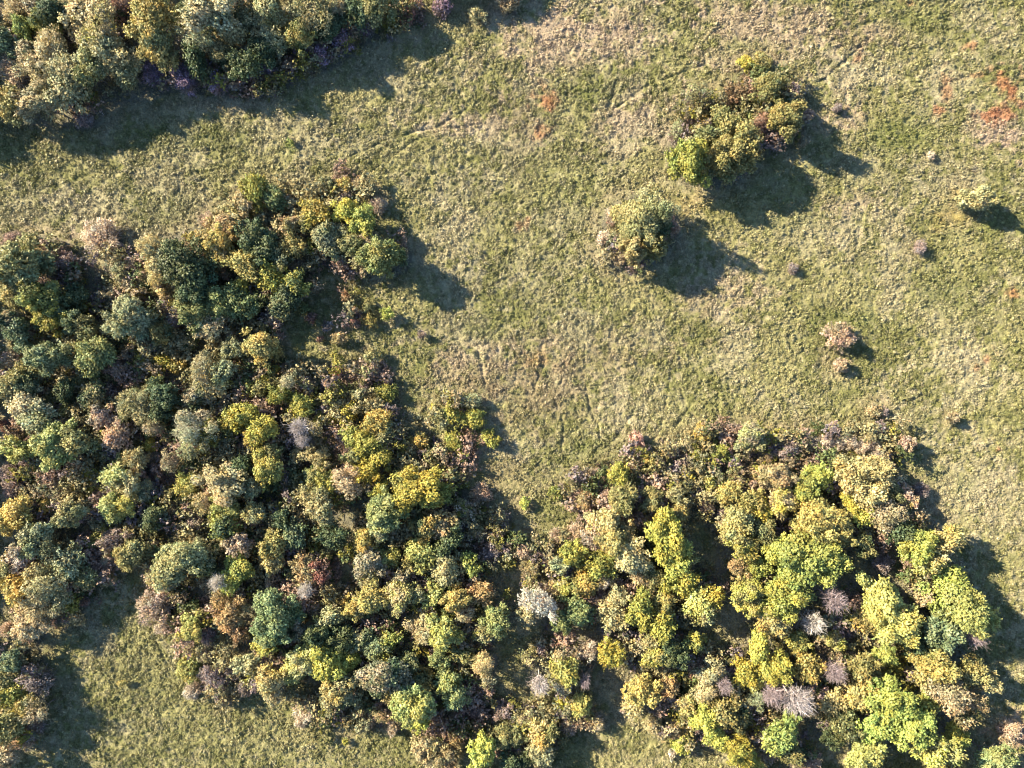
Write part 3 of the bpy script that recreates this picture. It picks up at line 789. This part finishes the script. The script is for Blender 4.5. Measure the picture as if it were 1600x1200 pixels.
TREE_GAIN = 1.12
for p in plants:
    k, rm, h = p['k'], p['rm'], p['h']
    root = bpy.data.objects.new(NAMES[p['kk']], None)
    root.empty_display_size = .5
    C.objects.link(root)
    gz = 0.0
    root.location = (p['X'], p['Y'], gz)
    root.rotation_euler = (0, 0, random.uniform(0, 6.28))
    root['label'] = p['label']; root['category'] = CATS[p['kk']]; root['group'] = GROUPS[p['kk']]
    f, g = random.uniform(.85, 1.15) * TREE_GAIN, random.uniform(-.05, .10)
    c1, c2, _ = COL[p['c']]
    if k == 't' and not p['land'] and not (p['x'] > 900 and p['y'] < 420) and random.random() < .35:      # a turning crown: part of it has gone over to an autumn tone
        c2 = COL[random.choice(('yellowgreen', 'wheat', 'olive', 'tan', 'gold'))][0]
    tint = (jitter(c1, f, g), jitter(c2, f, g))
    rz = random.uniform(0, 6.28)
    if k == 't':
        ci = cls_for(rm * 1.08)
        style = 'spiky' if random.random() < (.65 if p['c'] in ('yellow', 'olive', 'gold', 'sage', 'blue', 'wheat', 'yellowgreen') else .35) else 'dense'
        if p['c'] in ('beige', 'pale', 'rose', 'tan', 'wheat', 'sage', 'palesage', 'orange') and p['r'] < 40 and random.random() < .5:
            style = 'airy'
        me = random.choice(crowns[ci, style])
        s = rm * 1.25 / CLS[ci][0]
        half = h * (.40 if rm > 1.3 else .37)
        if p['x'] > 900 and p['y'] < 420:
            half = h * .49      # open-grown: clothed to the ground
        zc = h - half
        child('crown', me, root, (0, 0, zc), (s * random.uniform(.92, 1.1), s * random.uniform(.92, 1.1), half / CLS[ci][0] / .95), rz, tint)
        child('trunk', random.choice(trunks), root, (0, 0, 0), (rm / 2.3, rm / 2.3, zc / 4.0), random.uniform(0, 6.28))
    elif k == 'b':
        ci = cls_for(rm)
        me = random.choice(crowns[ci, random.choice(('dense', 'spiky'))])
        s = rm * 1.05 / CLS[ci][0]
        child('foliage', me, root, (0, 0, h * .45), (s, s * random.uniform(.85, 1.1), h * .55 / CLS[ci][0] / .95), rz, tint)
        child('stems', random.choice(stems), root, (0, 0, 0), (rm, rm, h * .8), 0)
    elif k == 's':
        ci = cls_for(rm)
        s = rm * 1.05 / CLS[ci][0]
        child('foliage', random.choice(crowns[ci, 'airy']), root, (0, 0, h * .45), (s, s * random.uniform(.85, 1.1), h * .55 / CLS[ci][0] / .95), rz, tint)
        tw = (jitter((.30, .24, .20), f), jitter((.22, .17, .15), f))
        if p['c'] in ('pale', 'beige', 'rose'):
            tw = (jitter((.48, .39, .30), f), jitter((.36, .29, .22), f))
        child('twigs', random.choice(twigs), root, (0, 0, 0), (rm * 1.08, rm * 1.08, h * 1.02), random.uniform(0, 6.28), tw)
        child('stems', random.choice(stems), root, (0, 0, 0), (rm, rm, h * .8), 0)
    else:
        a, b = random.choice(bares)
        sc3 = (rm * 1.15, rm * 1.15, h / 2.0)
        child('trunk', a, root, (0, 0, 0), sc3, rz, tint)
        child('branches', b, root, (0, 0, 0), sc3, rz, tint)
        child('twigs', random.choice(fine_twigs), root, (0, 0, h * .5), (rm * random.uniform(.9, 1.15), rm * random.uniform(.9, 1.15), h * .48), rz, (jitter(c1, .8), jitter(c2, .8)))


# ------------------------------------------------------------------ things nobody could count: grass, brush on the wood floor, the wood beyond
def scatter(name, P, S, RZ, idx, T, protos, label):
    """One object whose geometry nodes set a prototype on every point."""
    me = bpy.data.meshes.new(name)
    me.vertices.add(len(P)); me.vertices.foreach_set('co', np.asarray(P, np.float32).ravel())
    for nm, typ, arr, key in (('size', 'FLOAT_VECTOR', S, 'vector'), ('turn', 'FLOAT_VECTOR', RZ, 'vector'), ('pick', 'INT', idx, 'value')):
        a = me.attributes.new(nm, typ, 'POINT')
        a.data.foreach_set(key, np.asarray(arr, np.int32 if typ == 'INT' else np.float32).ravel())
    a = me.attributes.new('tint', 'FLOAT_COLOR', 'POINT')
    b = np.ones((len(P), 4), np.float32); b[:, :3] = T
    a.data.foreach_set('color', b.ravel())
    o = bpy.data.objects.new(name, me)
    C.objects.link(o)
    o['kind'] = 'stuff'; o['label'] = label
    ng = bpy.data.node_groups.new(name + '_nodes', 'GeometryNodeTree')
    ng.interface.new_socket('Geometry', in_out='INPUT', socket_type='NodeSocketGeometry')
    ng.interface.new_socket('Geometry', in_out='OUTPUT', socket_type='NodeSocketGeometry')
    N, L = ng.nodes, ng.links
    gi, go = N.new('NodeGroupInput'), N.new('NodeGroupOutput')
    m2p = N.new('GeometryNodeMeshToPoints')
    L.new(gi.outputs[0], m2p.inputs['Mesh'])
    iop = N.new('GeometryNodeInstanceOnPoints')
    iop.inputs['Pick Instance'].default_value = True
    L.new(m2p.outputs[0], iop.inputs['Points'])
    join = N.new('GeometryNodeJoinGeometry')
    for pm in reversed(protos):
        po = bpy.data.objects.new('sprig', pm)
        oi = N.new('GeometryNodeObjectInfo'); oi.inputs['Object'].default_value = po
        g2i = N.new('GeometryNodeGeometryToInstance')
        L.new(oi.outputs['Geometry'], g2i.inputs[0]); L.new(g2i.outputs[0], join.inputs[0])
    L.new(join.outputs[0], iop.inputs['Instance'])
    for nm, typ, sock in (('size', 'FLOAT_VECTOR', 'Scale'), ('turn', 'FLOAT_VECTOR', 'Rotation'), ('pick', 'INT', 'Instance Index')):
        na = N.new('GeometryNodeInputNamedAttribute'); na.data_type = typ; na.inputs['Name'].default_value = nm
        L.new(na.outputs['Attribute'], iop.inputs[sock])
    L.new(iop.outputs[0], go.inputs[0])
    md = o.modifiers.new('scatter', 'NODES'); md.node_group = ng
    return o


def tuft_mesh(seed, n=22):
    r = np.random.default_rng(seed)
    a = r.uniform(0, 6.28, n); d = np.stack([np.cos(a), np.sin(a), r.uniform(.4, 1.5, n)], 1)
    d /= np.linalg.norm(d, axis=1, keepdims=True)
    base = np.stack([r.normal(0, .085, n), r.normal(0, .085, n), np.zeros(n) - .04], 1)
    ln = r.uniform(.14, .30, (n, 1))
    side = np.cross(d, [0, 0, 1.0]); side /= np.linalg.norm(side, axis=1, keepdims=True)
    wd = r.uniform(.024, .046, (n, 1))
    tipp = base + d * ln; tipp[:, 2] -= .03
    V = np.stack([base - side * wd, base + side * wd, tipp], 1).reshape(-1, 3)
    return mesh_from('tuft', V, np.arange(3 * n).reshape(n, 3), LEAF_I, np.repeat(vary_col(r, n, .2, .05), 3, 0), 3)


def cushion_mesh(seed, n=30, R=.14):
    r = np.random.default_rng(seed)
    d = fib_dir(r, n, .0)
    P = d * R * r.uniform(.7, 1.15, (n, 1)) * np.array([1, 1, .85]) + r.normal(0, .02, (n, 3))
    V, F, VC = leaf_quads(P, d + r.normal(0, .35, (n, 3)), np.full(n, .07), r, vary_col(r, n, .16, .05))
    return mesh_from('tuft', V, F, LEAF_I, VC)


def grid_points(step, x0, x1, y0, y1, seed):
    r = np.random.default_rng(seed)
    X, Y = np.meshgrid(np.arange(x0, x1, step), np.arange(y0, y1, step))
    X = X.ravel() + r.uniform(-.55, .55, X.size) * step; Y = Y.ravel() + r.uniform(-.55, .55, Y.size) * step
    return X, Y, r


X, Y, r = grid_points(.19, -69, 69, -53, 53, 1)
M = np.maximum(wood_mask(X, Y), beyond_wood(X, Y) * 1.0)
clump = fbm(X, Y, 1.1, 211, 3)
keep = (r.random(len(X)) > np.clip((M - .35) * 1.2, 0, .6)) & (r.random(len(X)) < .45 + 1.2 * (clump - .3))
X, Y, M, clump = X[keep], Y[keep], M[keep], clump[keep]
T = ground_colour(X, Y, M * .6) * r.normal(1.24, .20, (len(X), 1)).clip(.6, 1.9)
st = (r.random(len(X)) < .16)[:, None]
T = np.where(st, T * .65 + np.array((.36, .31, .20)) * .35, T)
trod = trail(X, Y)[:, None]
S = (1 - .75 * trod) * (r.choice([.45, .6, .75, .95, 1.3], (len(X), 1)) * r.uniform(.85, 1.15, (len(X), 1)) * (.45 + 1.3 * clump[:, None])) * np.array([1, 1, 1.0])
RZ = np.stack([r.normal(0, .12, len(X)), r.normal(0, .12, len(X)), r.uniform(0, 6.28, len(X))], 1)
scatter('grass', np.stack([X, Y, relief(X, Y) * (1 - .5 * M)], 1), S, RZ, r.integers(0, 7, len(X)), T, [tuft_mesh(40 + i) for i in range(3)] + [cushion_mesh(60 + i) for i in range(4)],
        'coarse green and straw-coloured autumn grass covering the meadow')

# brush and saplings between the trees
X, Y, r = grid_points(.50, -69, 69, -53, 53, 2)
M = wood_mask(X, Y)
near = np.zeros(len(X))
for x, y, rr, w in tree_xy:
    near += (X - x) ** 2 + (Y - y) ** 2 < 3.6 ** 2
for p in plants:
    if p['k'] == 'd':
        near[(X - p['X']) ** 2 + (Y - p['Y']) ** 2 < (p['rm'] * .8) ** 2] = 0
keep = (r.random(len(X)) < np.clip((M - .28) * 1.5, 0, .9)) & (near >= 3.5)
X, Y, M = X[keep], Y[keep], M[keep]
brush = [crown_mesh('sprig', 8000 + i, .6, 190, .10, ('airy', 'spiky')[i % 2], LEAF_I) for i in range(5)]
pal = np.array([COL[c][0] for c in ('rose', 'olive', 'green', 'tan', 'wheat', 'yellowgreen', 'mauve', 'sage', 'beige', 'olive', 'wheat')])
n2 = fbm(X, Y, 4, 301, 2)
pi = np.clip(((n2 - .3) * 2.5 * len(pal)).astype(int) + r.integers(-2, 3, len(X)), 0, len(pal) - 1)
T = pal[pi] * r.uniform(.7, 1.15, (len(X), 1))
T = T * .85
S = (r.uniform(.45, 1.25, (len(X), 1)) + 1.0 * (r.random((len(X), 1)) < .17)) * np.array([1, 1, .9])
LIFT = np.where(S[:, 0] > 1.4, r.uniform(.8, 2.0, len(X)), .25 * S[:, 0])
RZ = np.stack([r.normal(0, .2, len(X)), r.normal(0, .2, len(X)), r.uniform(0, 6.28, len(X))], 1)
scatter('undergrowth', np.stack([X, Y, LIFT], 1), S, RZ, r.integers(0, 5, len(X)), T, brush, 'low tangled brush on the shaded floor of the wood')

# the wood beyond the edges of the photograph
X, Y, r = grid_points(3.3, -150, 150, -130, 130, 3)
keep = beyond_wood(X, Y) & ((abs(X) > W2 + 2.5) | (abs(Y) > H2 + 2.5))
X, Y = X[keep], Y[keep]
far_cr = [crown_mesh('sprig', 9000 + i, 2.0, 2300, .23, ('dense', 'spiky')[i % 2], LEAF_I) for i in range(4)]
names = ['olive', 'sage', 'wheat', 'gold', 'green', 'yellowgreen', 'beige', 'dark', 'rose', 'yellow']
pal = np.array([COL[c][0] for c in names])
T = pal[r.integers(0, len(pal), len(X))] * r.uniform(.85, 1.1, (len(X), 1))
S = r.uniform(.75, 1.35, (len(X), 1)) * np.array([1, 1, 1.15])
RZ = np.stack([X * 0, X * 0, r.uniform(0, 6.28, len(X))], 1)
scatter('woodland', np.stack([X, Y, 2.4 * S[:, 0]], 1), S, RZ, r.integers(0, 4, len(X)), T, far_cr, 'mixed autumn wood continuing past the meadow and thickets')
print('plants', len(plants), {k: sum(p['kk'] == k for p in plants) for k in 'tybsd'}, 'labels', len(used))
